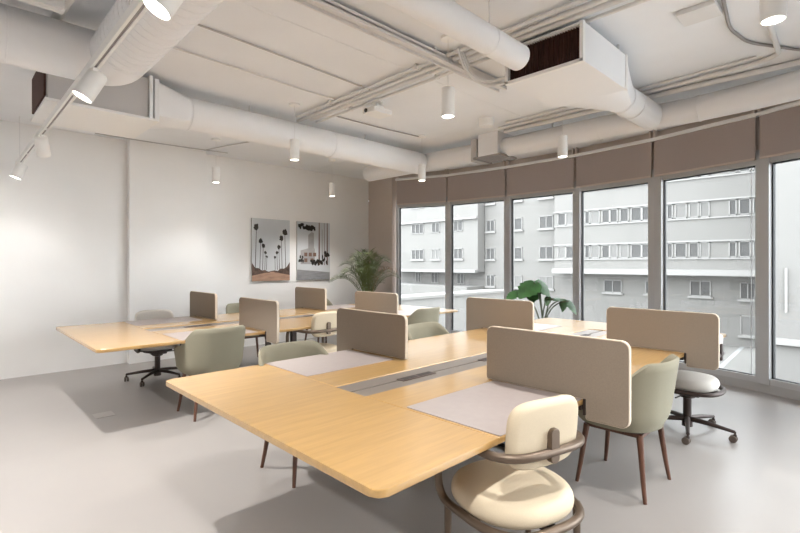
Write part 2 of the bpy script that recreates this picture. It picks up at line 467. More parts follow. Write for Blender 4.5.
# ------------------------------------------------------------------ chairs
def smooth01(t): t = max(0, min(1, t)); return t * t * (3 - 2 * t)
def make_armchair(label, loc, rz):
    t = thing('armchair', label, 'chair', loc, rz, 'sage upholstered armchairs')
    A0 = R(128); n = 56; k = 10
    def plan(phi, s):
        sn, cs = math.sin(phi), math.cos(phi); e = 2 / 2.7
        return Vector((s * .305 * math.copysign(abs(sn) ** e, sn), -s * .29 * math.copysign(abs(cs) ** e, cs) + .0))
    def rim(phi):
        a = abs(math.degrees(phi))
        return .645 + (.835 - .645) * (1 - smooth01((a - 40) / 58)) - .03 * smooth01((a - 95) / 33)
    def pt(i, j, inner):
        phi = -A0 + 2 * A0 * i / n; u = j / k; z = .405 + (rim(phi) - .405) * u
        s = .82 + .10 * min(1, u / .22) ** .6 + .09 * u
        p = plan(phi, s); q = Vector((p.x, p.y))
        if inner:
            L = q.length; q = q * ((L - .030 - .012 * (1 - u)) / L)
            z = z if j else z + .03
        # lean the back outwards
        q.y -= .035 * u * max(0, math.cos(phi))
        return Vector((q.x, q.y + .015, z))
    m = MB(); O = [[m.bm.verts.new(pt(i, j, 0)) for j in range(k + 1)] for i in range(n + 1)]
    I = [[m.bm.verts.new(pt(i, j, 1)) for j in range(k + 1)] for i in range(n + 1)]
    Tp = []
    for i in range(n + 1):
        a, b2 = O[i][k].co, I[i][k].co; Tp.append(m.bm.verts.new((a + b2) / 2 + Vector((0, 0, .012))))
    F = m.bm.faces.new
    for i in range(n):
        for j in range(k):
            F((O[i][j], O[i + 1][j], O[i + 1][j + 1], O[i][j + 1])); F((I[i][j], I[i][j + 1], I[i + 1][j + 1], I[i + 1][j]))
        F((O[i][k], O[i + 1][k], Tp[i + 1], Tp[i])); F((Tp[i], Tp[i + 1], I[i + 1][k], I[i][k])); F((O[i][0], I[i][0], I[i + 1][0], O[i + 1][0]))
    for i in (0, n):
        for j in range(k): F((O[i][j], O[i][j + 1], I[i][j + 1], I[i][j]))
        F((O[i][k], Tp[i], I[i][k]))
    # rounded underside of the bucket
    m.lathe([(.03, .388), (.16, .388), (.205, .394), (.235, .406), (.240, .43), (.03, .43)], 32, (0, .0, 0))
    m.build('shell', M['sage'], t, smooth=60)
    m = MB(); m.pad(.47, .50, .085, 2.9, fn=lambda p: p + Vector((0, .03, .462))); m.build('seat_cushion', M['sage'], t, smooth=60)
    m = MB()
    for (a, b2) in (((-.178, -.162), (.178, -.162)), ((.178, -.162), (.178, .162)), ((.178, .162), (-.178, .162)), ((-.178, .162), (-.178, -.162))):
        m.obox(a, b2, .034, .370, .392, .004)
    m.build('seat_frame', M['walnut'], t)
    for sx in (-1, 1):
        for sy in (-1, 1):
            m = MB(); m.tube([(sx * .232, sy * .212, 0), (sx * .215, sy * .195, .12), (sx * .19, sy * .172, .33), (sx * .183, sy * .165, .385)], [.0115, .0145, .019, .021], 12)
            m.build('leg', M['walnut'], t, smooth=60)
    return t
A1 = make_armchair('sage armchair with its high back towards the right, between the two right-hand screens', (3.26, 1.205, 0), 0)
AC = [((1.86, 2.86, 0), 180, 'sage armchair tucked under the left edge of the foreground desk, only its top showing'),
      ((3.42, 2.95, 0), 182, 'sage armchair behind the central screen, only its rounded top above the foreground desk'),
      ((1.89, 4.60, 0), 0, 'sage armchair seen from behind at the left, with its whole back in view'),
      ((4.72, 4.52, 0), 4, 'sage armchair at the window end of the rear desk, its dark inner side in view'),
      ((3.24, 6.50, 0), 176, 'sage armchair by the white wall, glimpsed left of the rear desk screen'),
      ((4.62, 6.62, 0), 180, 'sage armchair by the wall below the right print, mostly hidden by the rear desk')]
for l, r, lab in AC: dup(A1, l, r, lab)

def back_bend(p):
    # slab in (x, y) -> upright backrest curved round the sitter
    x, y, z = p; return Vector((x, -.205 + z + .55 * x * x - .10 * (y), .757 + y))
def make_ring_chair(label, loc, rz, base):
    t = thing('tube_armchair' if base == 'legs' else 'swivel_chair', label, 'chair', loc, rz)
    W, F_, B_ = (.255, .20, -.245) if base == 'legs' else (.232, .19, -.235)
    loop = [(-W, F_, .69), (-W, B_, .69), (W, B_, .69), (W, F_, .69), (W, F_, .385), (W, B_ - .02, .385), (-W, B_ - .02, .385), (-W, F_, .385)]
    P = [Vector(p) for p in loop]; rad = [.10, .17, .17, .10, .10, .22, .22, .10]
    pts = []
    for i in range(8):
        a, bb, c = P[i - 1], P[i], P[(i + 1) % 8]; d1 = (a - bb); d2 = (c - bb); rr = min(rad[i], d1.length * .49, d2.length * .49)
        d1.normalize(); d2.normalize()
        for j in range(9):
            u = j / 8; pts.append((bb + d1 * rr) * (1 - u) ** 2 + bb * 2 * u * (1 - u) + (bb + d2 * rr) * u * u)
    mt = M['bronze'] if base == 'legs' else M['dark']
    m = MB(); m.tube(pts, .0185, 14, closed=True); m.build('arm_loop', mt, t, smooth=70)
    ss = .51 if base == 'legs' else .46
    m = MB(); m.pad(ss, ss, .095, 2.3, rnd=.8, fn=lambda p: p + Vector((0, .0, .432 + .012 * (1 - (p.x ** 2 + p.y ** 2) / .07)))); st = m.build('seat', M['cream'] if base == 'legs' else M['greyseat'], t, smooth=70)
    m = MB(); m.pad(.385, .285, .062, 4.2, fn=back_bend) if base == 'legs' else m.pad(.45, .235, .062, 3.6, fn=lambda p: back_bend(p) - Vector((0, 0, .022))); br = m.build('backrest', M['cream'] if base == 'legs' else M['greyseat'], t, smooth=70)
    m = MB(); m.prism(rrect(-.024, .024, .645, .785, .02, 4), 0, .028, .003, 2, Matrix(((1, 0, 0, 0), (0, 0, -1, -.228), (0, 1, 0, 0), (0, 0, 0, 1))))
    m.build('back_bracket', mt, t)
    m = MB()
    m.box(-W, W, -.03, .03, .365, .385, .004); m.box(-.03, .03, B_ - .02, F_ - .02, .362, .382, .004)
    m.lathe([(.16, .352), (.17, .36), (.17, .376)], 24)
    m.build('seat_support', M['dark'], t)
    if base == 'legs':
        for sx in (-1, 1):
            for sy in (1, -1):
                y = .13 if sy > 0 else -.15
                m = MB(); m.tube([(sx * (W - .01), y * 1.08, 0), (sx * (W - .004), y, .385)], [.014, .017], 12); m.build('leg', mt, t, smooth=60)
    else:
        m = MB(); m.lathe([(.02, .36), (.055, .35), (.06, .30), (.032, .29), (.032, .10), (.04, .10), (.042, .05), (.02, .05)], 20); m.build('column', M['dark'], t)
        m = MB(); m.box(-.09, .09, -.11, .10, .325, .362, .01); m.tube([(-.06, .0, .34), (-.25, .02, .335)], .006, 8); m.build('tilt_mechanism', M['dark'], t)
        bs = MB()
        for k in range(5):
            a = 2 * PI * k / 5 + .89; c, s_ = math.cos(a), math.sin(a)
            bs.tube([(.02 * c, .02 * s_, .115), (.16 * c, .16 * s_, .108), (.345 * c, .345 * s_, .085)], [.024, .019, .013], 10)
        st2 = bs.build('star_base', M['dark'], t, smooth=60)
        for k in range(5):
            a = 2 * PI * k / 5 + .89; c, s_ = math.cos(a), math.sin(a); px, py = .345 * c, .345 * s_
            m = MB(); m.tube([(px, py, .09), (px, py, .055)], .008, 8); m.box(px - .012, px + .012, py - .012, py + .012, .045, .066, .003)
            ca = m.build('caster', M['dark'], st2)
            wm = MB()
            for sgn in (-1, 1): wm.lathe([(.008, -.009), (.024, -.009), (.029, -.005), (.029, .005), (.024, .009), (.008, .009)], 18, (px + sgn * .014, py + .012, .029), 'x')
            wm.build('wheel', M['wheel'], st2)
    return t
tube1 = make_ring_chair('cream tube-armed chair at the near right corner of the foreground desk', (1.825, 1.16, 0), -14, 'legs')
tube2 = dup(tube1, (3.12, 4.60, 0), 2, 'cream tube-armed chair at the middle of the rear desk, its back bracket facing us')
sw1 = make_ring_chair('pale swivel chair on dark five-star casters below the rightmost screen', (4.60, 1.17, 0), 0, 'swivel')
sw2 = dup(sw1, (1.93, 6.31, 0), 174, 'pale swivel chair at the far left, between the rear desk and the white wall')
tube1['group'] = tube2['group'] = 'tube-armed chairs on legs'; sw1['group'] = sw2['group'] = 'swivel chairs on casters'

# ------------------------------------------------------------------ ceiling services
def ring_pts(c, r, axis, n=28):
    return [(c[0], c[1] + r * math.cos(2 * PI * j / n), c[2] + r * math.sin(2 * PI * j / n)) if axis == 'x' else
            (c[0] + r * math.cos(2 * PI * j / n), c[1], c[2] + r * math.sin(2 * PI * j / n)) for j in range(n)]

# big spiral duct with an elbow, upper left
t = thing('spiral_duct', 'fat white spiral duct turning a corner at the top left, above the light track', 'air duct', (.93, 4.06, 2.77))
o = Vector(t.location)
def loc(pts): return [Vector(p) - o for p in pts]
z = 2.965; r = .185
m = MB(); m.tube(loc([(.93, y, z) for y in (3.72, 2.5, 1.2, -.5, -2.0)]), r, 40)
for y in [3.66 - .085 * i for i in range(34)]: m.tube(ring_pts((.93 - o.x, y - o.y, z - o.z), r + .001, 'y'), .0026, 5, closed=True)
m.build('straight_run', M['duct'], t, smooth=60)
m = MB(); m.tube(loc([(.36, 4.06, z), (0, 4.06, z), (-1.2, 4.06, z), (-3.38, 4.06, z)]), r, 40)
for x in [.30 - .28 * i for i in range(8)]: m.tube(ring_pts((x - o.x, 4.06 - o.y, z - o.z), r + .001, 'x'), .004, 5, closed=True)
m.build('side_run', M['duct'], t, smooth=60)
m = MB(); m.tube(loc(fillet([(.93, 3.70, z), (.93, 4.06, z), (.34, 4.06, z)], .34, 10)), r * 1.012, 40); m.build('elbow', M['duct'], t, smooth=60)
for x, y in ((-.4, 4.06), (.93, 2.3)):
    m = MB(); m.tube(loc([(x, y, C), (x, y, z + r - .01)]), .008, 6); m.build('hanger', M['pipe'], t)

# left wall duct run with its plenum
t = thing('wall_duct', 'long round white duct along the left wall with a boxed plenum at its near end', 'air duct', (3.2, 5.0, 2.8))
o = Vector(t.location); z = 2.99
m = MB(); m.tube(loc([(1.80, 5.0, z), (3.2, 5.0, z), (5.30, 5.0, z)]), .165, 36)
for x in (1.82, 3.6, 5.2): m.tube(ring_pts((x - o.x, 0, z - o.z), .167, 'x'), .004, 5, closed=True)
m.build('straight_run', M['duct'], t, smooth=60)
m = MB()
n = 32; ra = []; rb = []
for j in range(n):
    a = 2 * PI * (j + .5) / n; c, s_ = math.cos(a), math.sin(a); k = 1 / max(abs(c), abs(s_))
    ra.append(m.bm.verts.new(Vector((1.47, 5.0 + .24 * c * k, 2.99 + .185 * s_ * k)) - o)); rb.append(m.bm.verts.new(Vector((1.80, 5.0 + .165 * c, z + .165 * s_)) - o))
for j in range(n): m.bm.faces.new((ra[j], ra[(j + 1) % n], rb[(j + 1) % n], rb[j]))
m.build('transition', M['duct'], t, smooth=30)
m = MB(); m.box(.62 - o.x, 1.38 - o.x, 4.76 - o.y, 5.55 - o.y, 2.80 - o.z, 3.17 - o.z, .006); m.build('plenum', M['ductgrey'], t)
m = MB(); m.box(.60 - o.x, 1.47 - o.x, 4.74 - o.y, 5.58 - o.y, 2.775 - o.z, 2.80 - o.z, .004); m.build('plenum_floor', M['white'], t)
m = MB(); m.box(1.38 - o.x, 1.41 - o.x, 4.73 - o.y, 5.56 - o.y, 2.79 - o.z, 3.19 - o.z, .003); m.build('flange', M['duct'], t)
m = MB(); m.box(1.43 - o.x, 1.47 - o.x, 4.75 - o.y, 5.25 - o.y, 2.79 - o.z, 3.18 - o.z, .003); m.build('flange', M['duct'], t)
m = MB(); m.box(.60 - o.x, .615 - o.x, 4.80 - o.y, 5.50 - o.y, 2.83 - o.z, 3.15 - o.z); m.build('filter', M['rust'], t, smooth=0)
for x, y in ((.8, 5.3), (1.2, 5.4), (2.5, 5.0), (4.2, 5.0)):
    m = MB(); m.tube(loc([(x, y, C), (x, y, 3.14)]), .012, 6); m.build('hanger', M['pipe'], t)

# facade duct
t = thing('facade_duct', 'long round white duct running above the window blinds', 'air duct', (5.47, 3.0, 2.87))
o = Vector(t.location); z = 3.03
m = MB(); m.tube(loc([(5.42, 6.35, z), (5.44, 5.2, z), (5.52, 4.02, z)]), .135, 32); m.build('far_run', M['duct'], t, smooth=60)
m = MB(); m.tube(loc([(5.53, 3.70, z), (5.52, 2.4, z), (5.53, 1.72, z), (5.55, 1.35, z), (5.50, .85, z), (5.38, .25, z), (5.1, -.6, z), (4.6, -1.6, z)]), .128, 32)
for x, y in ((5.53, 2.3), (5.535, 1.72), (5.55, 1.30)): m.tube(ring_pts((x - o.x, y - o.y, z - o.z), .131, 'y'), .005, 5, closed=True)
m.build('near_run', M['duct'], t, smooth=60)
m = MB()
m.box(5.36 - o.x, 5.68 - o.x, 3.96 - o.y, 4.06 - o.y, 2.88 - o.z, 3.19 - o.z, .006); m.build('damper', M['ductgrey'], t)
m = MB(); m.box(5.34 - o.x, 5.70 - o.x, 3.60 - o.y, 3.92 - o.y, 2.92 - o.z, 3.23 - o.z, .006); m.build('diffuser_box', M['duct'], t)
m = MB()
for i in range(5): m.box(5.33 - o.x + .075 * i, 5.37 - o.x + .075 * i, 3.56 - o.y, 3.96 - o.y, 2.895 - o.z, 2.92 - o.z)
m.box(5.31 - o.x, 5.72 - o.x, 3.54 - o.y, 3.57 - o.y, 2.89 - o.z, 2.92 - o.z); m.box(5.31 - o.x, 5.72 - o.x, 3.95 - o.y, 3.98 - o.y, 2.89 - o.z, 2.92 - o.z)
m.build('diffuser_grille', M['cable'], t, smooth=0)
for x, y in ((5.42, 5.8), (5.52, 2.9), (5.42, .45), (5.44, 5.2)):
    m = MB(); m.tube(loc([(x, y, C), (x, y, 3.1)]), .01, 6); m.build('hanger', M['pipe'], t)

# fan-coil box with dark open intake
t = thing('fan_coil_unit', 'big white ceiling air unit with a dark red-brown intake, upper right', 'air conditioner', (3.7, 1.78, 2.87))
o = Vector(t.location)
m = MB(); x0, x1, y0, y1, z0, z1 = 3.235, 4.05, 1.47, 2.10, 2.88, 3.16
m.box(x0 - o.x, x1 - o.x, y0 - o.y, y1 - o.y, z0 - o.z, z0 + .012 - o.z); m.box(x0 - o.x, x1 - o.x, y0 - o.y, y1 - o.y, z1 - .012 - o.z, z1 - o.z)
m.box(x0 - o.x, x1 - o.x, y0 - o.y, y0 + .012 - o.y, z0 + .012 - o.z, z1 - .012 - o.z); m.box(x0 - o.x, x1 - o.x, y1 - .012 - o.y, y1 - o.y, z0 + .012 - o.z, z1 - .012 - o.z)
m.box(x1 - .012 - o.x, x1 - o.x, y0 + .012 - o.y, y1 - .012 - o.y, z0 + .012 - o.z, z1 - .012 - o.z); m.build('housing', M['duct'], t, smooth=0)
m = MB(); m.box(x0 - .006 - o.x, x0 + .03 - o.x, y0 - .004 - o.y, y0 + .022 - o.y, z0 - .004 - o.z, z1 + .004 - o.z); m.box(x0 - .006 - o.x, x0 + .03 - o.x, y0 - o.y, y1 + .004 - o.y, z0 - .006 - o.z, z0 + .018 - o.z)
m.box(x0 - .006 - o.x, x0 + .03 - o.x, y1 - .02 - o.y, y1 + .004 - o.y, z0 - o.z, z1 - o.z); m.build('flange', M['white'], t, smooth=0)
m = MB(); m.box(x1 - .03 - o.x, x1 + .006 - o.x, y0 - .008 - o.y, y0 + .01 - o.y, z0 - .004 - o.z, z1 + .004 - o.z); m.build('flange', M['white'], t, smooth=0)
m = MB(); m.box(x0 + .05 - o.x, x0 + .07 - o.x, y0 + .012 - o.y, y1 - .012 - o.y, z0 + .012 - o.z, z1 - .012 - o.z)
for i in range(30): y = y0 + .02 + i * .0205; m.box(x0 + .035 - o.x, x0 + .05 - o.x, y - o.y, y + .005 - o.y, z0 + .012 - o.z, z1 - .012 - o.z)
m.build('intake_filter', M['rust'], t, smooth=0)
m = MB(); n = 32; ra = []; rb = []
for j in range(n):
    a = 2 * PI * (j + .5) / n; c, s_ = math.cos(a), math.sin(a); k = 1 / max(abs(c), abs(s_))
    ra.append(m.bm.verts.new(Vector((4.05, 1.785 + .315 * c * k, 3.02 + .14 * s_ * k)) - o)); rb.append(m.bm.verts.new(Vector((4.62, 1.74 + .135 * c, 3.02 + .135 * s_)) - o))
for j in range(n): m.bm.faces.new((ra[j], ra[(j + 1) % n], rb[(j + 1) % n], rb[j]))
m.build('transition', M['duct'], t, smooth=30)
m = MB(); m.tube(loc([(4.62, 1.74, 3.02), (5.0, 1.74, 3.025), (5.46, 1.74, 3.03)]), .137, 32)
for x in (4.64, 4.9): m.tube(ring_pts((x - o.x, 1.74 - o.y, 3.02 - o.z), .139, 'x'), .005, 5, closed=True)
m.build('outlet_duct', M['duct'], t, smooth=60)
for x in (3.4, 3.95):
    for y in (1.5, 2.07): m = MB(); m.tube(loc([(x, y, C), (x, y, 3.15)]), .01, 6); m.build('hanger', M['pipe'], t)

# smooth round duct from the top centre towards the fan coil
t = thing('round_duct', 'smooth round duct hung on rods at the top centre, ending at the dark intake', 'air duct', (2.1, 1.79, 2.81))
o = Vector(t.location)
m = MB(); m.tube(loc([(1.3, 1.79, 2.90), (2.2, 1.79, 2.90), (2.92, 1.79, 2.90)]), .088, 32)
m.tube(ring_pts((2.55 - o.x, 0, 2.9 - o.z), .089, 'x'), .003, 5, closed=True); m.build('straight_run', M['duct'], t, smooth=60)
for x in (2.20, 2.56, 1.5):
    m = MB(); m.tube(loc([(x, 1.79, C), (x, 1.79, 2.98)]), .005, 6); m.build('hanger', M['pipe'], t)

# cable tray and conduits
m = MB(); m.box(1.3, 3.95, 2.555, 2.575, 3.14, 3.20); m.box(1.3, 3.95, 2.64, 2.655, 3.14, 3.20); m.box(1.3, 3.95, 2.555, 2.655, 3.165, 3.175)
for x in (1.6, 2.9, 3.85): m.box(x, x + .02, 2.56, 2.65, 3.17, C)
tag(m.build('cable_tray', M['pipe'], smooth=0), 'straight pale cable tray crossing the ceiling beside the smooth round duct', 'cable tray')
CL = ['thin pale conduit, leftmost of the bundle crossing the ceiling over the air unit', 'pale conduit, second from the left in the bundle over the air unit',
      'thick pale conduit, third from the left in the bundle over the air unit', 'thin pale conduit, right-hand one of the bundle over the air unit']
for i, (x, r_, ya, yb) in enumerate(((3.05, .016, -3.8, 4.9), (3.13, .02, -3.8, 5.0), (3.22, .024, -3.8, 4.85), (3.33, .016, -3.8, 4.9))):
    m = MB(); m.tube([(x, ya, 3.198 - .006 * (i % 2)), (x, (ya + yb) / 2, 3.198 - .006 * (i % 2)), (x, yb, 3.198 - .006 * (i % 2))], r_, 10)
    for y in (-2, .3, 2.9, 4.2): m.box(x - r_ - .008, x + r_ + .008, y, y + .025, 3.18, C)
    tag(m.build('conduit', M['pipe'], smooth=60), CL[i], 'conduit', 'conduits over the air unit')
def cable(pts, r_, label, mt='cable', grp=None):
    m = MB(); m.tube(fillet(pts, .12, 5), r_, 8)
    return tag(m.build('cable', M[mt], smooth=60), label, 'cable', grp)
cable([(1.25, 3.53, C - .015), (1.9, 3.56, C - .015), (2.5, 3.60, C - .015), (3.12, 3.64, C - .015)], .008, 'grey cable along the ceiling, upper of the two from the spiral duct', 'ductgrey')
cable([(1.25, 4.05, C - .015), (2.0, 4.06, C - .024), (2.6, 4.12, C - .015), (3.12, 4.12, C - .015)], .008, 'grey cable along the ceiling, lower of the two from the spiral duct', 'pipe')
cable([(3.36, 4.58, C - .015), (4.1, 4.57, C - .015), (4.8, 4.51, C - .015)], .008, 'dark cable running to the pendant lamp nearest the corner column')
cable([(3.74, .74, C - .015), (4.25, .80, C - .015), (4.62, .75, C - .015), (5.3, .35, C - .015)], .012, 'dark cable bending across the ceiling at the top right')
cable([(4.2, .57, C - .024), (5.03, .60, C - .024), (5.12, .72, C - .024), (5.2, 1.9, C - .024), (5.22, 3.5, C - .024)], .02, 'pale pipe beside the window-side duct, top right', 'pipe')
cable([(5.0, .75, C - .015), (5.06, 1.7, C - .015), (5.08, 3.3, C - .015)], .011, 'thin pale pipe along the ceiling joint, right of the air unit', 'pipe')
cable([(5.36, .1, C - .032), (5.33, 1.3, C - .032), (5.38, 2.6, C - .032), (5.36, 3.5, C - .032)], .028, 'thick pale pipe resting above the window-side duct', 'pipe')
cable([(1.85, 5.24, C - .024), (3.5, 5.24, C - .024), (5.2, 5.22, C - .024)], .02, 'pale pipe above the long left wall duct', 'pipe')
cable([(1.5, 7.5, C - .010), (2.2, 7.48, C - .010), (2.82, 7.42, C - .010), (3.3, 7.35, C - .010)], .007, 'thin cable along the top of the left wall', 'ductgrey')
cable([(2.95, 7.40, C - .015), (3.05, 6.95, C - .015), (3.25, 6.3, C - .015)], .008, 'short cable near the pendant lamp by the left wall', 'ductgrey')
for i, (dx, dz) in enumerate(((0, 0), (.05, -.02), (.10, 0))):
    cable([(3.02 + dx * .6, 2.42, C - .024), (3.1 + dx, 2.40, 3.02 + dz), (3.22 + dx, 2.28, 2.93 + dz), (3.30 + dx, 2.12 - .05 * i, 2.97 + dz)], .011,
          ['loose drooping cable left of the dark air intake, nearest the round duct', 'loose drooping cable left of the dark air intake, middle of three', 'loose drooping cable left of the dark air intake, nearest the intake'][i], 'pipe', 'loose cables at the air intake')
# top-left corner pieces
m = MB(); m.box(-3.38, .58, 3.72, 3.80, 3.10, 3.17, .004)
for x in (-1, 0, .5): m.box(x, x + .02, 3.74, 3.78, 3.165, C)
tag(m.build('cable_tray', M['white'], smooth=0), 'white cable tray at the extreme top left corner above the spiral duct', 'cable tray')
m = MB(); m.tube([(.62, 3.45, 3.19), (.60, 3.75, 3.19), (.58, 4.25, 3.19)], .03, 14)
tag(m.build('pipe', M['white'], smooth=60), 'short white pipe behind the elbow of the spiral duct', 'pipe')

# devices on the ceiling
t = thing('ceiling_projector', 'small white boxy device under the conduits in mid ceiling', 'projector', (3.42, 3.86, 3.07))
m = MB(); m.box(-.13, .13, -.10, .10, 0, .06, .012); m.build('body', M['white'], t)
m = MB(); m.box(-.05, .05, -.05, .05, .06, .10, .004); m.lathe([(.02, .10), (.02, .13), (.06, .13), (.06, .16)], 16); m.build('mount', M['white'], t)
m = MB(); m.lathe([(.02, -.012), (.022, 0)], 16, (-.135, .03, .03), 'x'); m.build('lens', M['slot'], t)
m = MB(); m.lathe([(.08, 3.13), (.088, 3.15), (.088, C)], 28, (4.80, 3.40, 0)); tag(m.build('smoke_detector', M['white']), 'round white drum-shaped detector on the ceiling left of the air unit', 'smoke detector')
m = MB(); m.box(3.72, 3.94, .78, 1.02, C - .035, C, .006); tag(m.build('ceiling_panel', M['pipe']), 'small square grey ceiling panel at the top right', 'ceiling panel')

# ------------------------------------------------------------------ lamps
def make_pendant(label, loc_):
    t = thing('pendant_lamp', label, 'pendant lamp', loc_, 0, 'white cylinder pendant lamps')
    m = MB(); m.lathe([(.046, 0), (.052, .006), (.052, .222), (.046, .228), (.012, .228)], 28, cap=False)
    m.lathe([(.046, 0), (.044, .03)], 28, cap=False); m.build('lamp_shade', M['white'], t)
    m = MB(); m.lathe([(.001, .006), (.043, .006), (.043, .012), (.001, .012)], 24); m.build('diffuser', M['lamp'], t)
    h = C - loc_[2]
    m = MB(); m.tube([(0, 0, .226), (0, 0, h - .02)], .0025, 6); m.build('cord', M['pipe'], t)
    m = MB(); m.lathe([(.055, h - .022), (.06, h - .018), (.06, h)], 24); m.build('canopy', M['white'], t)
    return t
PZ = 2.602
pl = [((2.83, 4.59, PZ), 'white cylinder pendant lamp hanging in front of the left wall duct'),
      ((2.82, 6.67, PZ), 'white cylinder pendant lamp nearest the left wall, above the far left'),
      ((4.83, 6.63, PZ), 'white cylinder pendant lamp above the framed prints'),
      ((2.856, 2.385, PZ), 'white cylinder pendant lamp in the centre, below the smooth round duct'),
      ((4.82, 4.50, PZ), 'white cylinder pendant lamp in front of the left end of the blinds'),
      ((4.83, 2.42, PZ), 'white cylinder pendant lamp in front of the blinds, below the air unit'),
      ((2.83, .36, PZ), 'white cylinder pendant lamp cut by the top right edge of the photo')]
L0 = make_pendant(pl[0][1], pl[0][0])
for l_, lab in pl[1:-1]: dup(L0, l_, label=lab)
dup(L0, pl[-1][0], label=pl[-1][1])
def spot(name, loc_, target, power, angle, blend=.35, size=.05, col=(1, .95, .89)):
    d = bpy.data.lights.new(name, 'SPOT'); d.energy = power; d.spot_size = R(angle); d.spot_blend = blend; d.shadow_soft_size = size; d.color = col
    o = bpy.data.objects.new(name, d); COL.objects.link(o); o.location = loc_
    o.rotation_euler = (Vector(target) - Vector(loc_)).to_track_quat('-Z', 'Y').to_euler()
    return o
for l_, lab in pl: spot('lamp_or_fill_light', (l_[0], l_[1], PZ - .012), (l_[0], l_[1], 0), 24 if l_[1] > 6 and l_[0] < 4 else 92, 122, .6, .035)
for x, y in ((.83, .36), (.83, -1.7), (2.83, -1.7), (-1.2, -1.7), (-1.2, .36), (-1.2, 2.4), (-1.2, 4.5), (-1.2, 6.6)): spot('lamp_or_fill_light', (x, y, PZ), (x, y, 0), 130, 130, .6, .05)  # unseen fill spots without fixtures, added to raise the ambient light

# lighting track with spotlights
TX, TZ = .68, 2.655
t = thing('lighting_track', 'white suspended lighting track running diagonally across the upper left', 'lighting track', (TX, 4.4, TZ))
m = MB(); y0, y1 = -2.2 - 4.4, 7.52 - 4.4
m.box(-.024, .024, y0, y1, .012, .05); m.box(-.024, -.008, y0, y1, 0, .013); m.box(.008, .024, y0, y1, 0, .013); m.build('rail', M['white'], t, smooth=0)
m = MB()
for ya, yb in ((-6, -2.4), (-2.3, -.62), (-.30, .85), (.95, 2.2), (2.3, 3.0)): m.box(-.0085, .0085, ya, yb, .008, .0125)
m.build('groove', M['cable'], t, smooth=0)
for y in (-5, -1.75, 1.0, 2.9):
    m = MB(); m.tube([(0, y, .048), (0, y, C - TZ)], .003, 6); m.build('hanger', M['pipe'], t)
def make_spot(label, loc_, tilt, rz):
    t = thing('track_spotlight', label, 'spotlight', loc_, 0, 'white spotlights on the track')
    m = MB(); m.box(-.016, .016, -.07, .07, -.022, .0, .004); m.tube([(0, 0, -.02), (0, 0, -.05)], .009, 8); m.build('adapter', M['white'], t)
    T = Matrix.Translation((0, 0, -.07)) @ Matrix.Rotation(R(rz), 4, 'Z') @ Matrix.Rotation(R(tilt), 4, 'X') @ Matrix.Scale(1.35, 4)
    m = MB(); m.lathe([(.012, .055), (.036, .05), (.042, .04), (.044, -.09), (.040, -.09), (.038, -.06)], 26, cap=False)
    for v in m.bm.verts: v.co = T @ v.co
    m.build('lamp_head', M['white'], t)
    m = MB(); m.lathe([(.001, -.082), (.040, -.082), (.040, -.076), (.001, -.076)], 24)
    for v in m.bm.verts: v.co = T @ v.co
    m.build('diffuser', M['lamp'], t)
    return t
sp = [((TX + .0, 3.45, TZ), 28, 80, 'white track spotlight, biggest lit one, below the elbow of the spiral duct'),
      ((TX + .0, 5.56, TZ), 38, -20, 'white track spotlight between the biggest lit one and the end of the track'),
      ((TX + .0, 7.25, TZ), 22, 90, 'white track spotlight at the wall end of the track'),
      ((TX + .0, 2.04, TZ), 28, 80, 'white track spotlight cut by the top edge of the photo, on the spiral duct')]
P0 = None
for l_, ti, rz, lab in sp:
    P0 = make_spot(lab, l_, ti, rz)
for l_, tg, pw in (((.70, 4.1, 2.54), (.70, 4.2, 0), 230), ((.68, 5.90, 2.54), (.3, 7.6, .7), 26), ((.68, 7.0, 2.54), (.5, 7.2, 0), 22), ((.68, 2.1, 2.54), (.7, 2.6, 0), 70)):
    spot('track_light', l_, tg, pw, 104, .9 if pw < 200 else .4, .03)

# ------------------------------------------------------------------ framed prints
def print_frame(label, x0, x1):
    t = thing('framed_print', label, 'picture', ((x0 + x1) / 2, 7.70, 1.128), 0, 'framed prints on the white wall')
    w = (x1 - x0) / 2
    m = MB(); m.box(-w, w, -.035, 0, 0, 1.11, .003, 1); m.build('panel', M['ductgrey'], t)
    return t, w
def quad(m, pts, y): m.verts_faces([(x, y, z) for x, z in pts], [tuple(range(len(pts)))])
def blob(m, cx, cz, rx, rz_, y, n=14):
    quad(m, [(cx + rx * (1 + .25 * random.uniform(-1, 1)) * math.cos(2 * PI * i / n), cz + rz_ * (1 + .25 * random.uniform(-1, 1)) * math.sin(2 * PI * i / n)) for i in range(n)], y)
H = 1.11
t, w = print_frame('framed photo print of an avenue lined with tall palms, left of the pair', 3.87, 4.625)
m = MB(); e = .002
m.mi = 0; quad(m, [(-w + e, e), (w - e, e), (w - e, H - e), (-w + e, H - e)], -.0362)
m.mi = 1; quad(m, [(-w + e, e), (w - e, e), (w - e, .17), (-w + e, .17)], -.0366)
m.mi = 2; pts = [(-w + e, .10), (-.10, .15), (.10, .15), (w - e, .10), (w - e, .34)]
pts += [(w - e - (2 * w - 2 * e) * i / 12, .28 - .10 * math.sin(PI * i / 12) + random.uniform(-.02, .03)) for i in range(1, 12)] + [(-w + e, .33)]
quad(m, pts, -.037)
m.mi = 1; quad(m, [(-.22, e), (.26, e), (.05, .165), (-.02, .165)], -.0374)
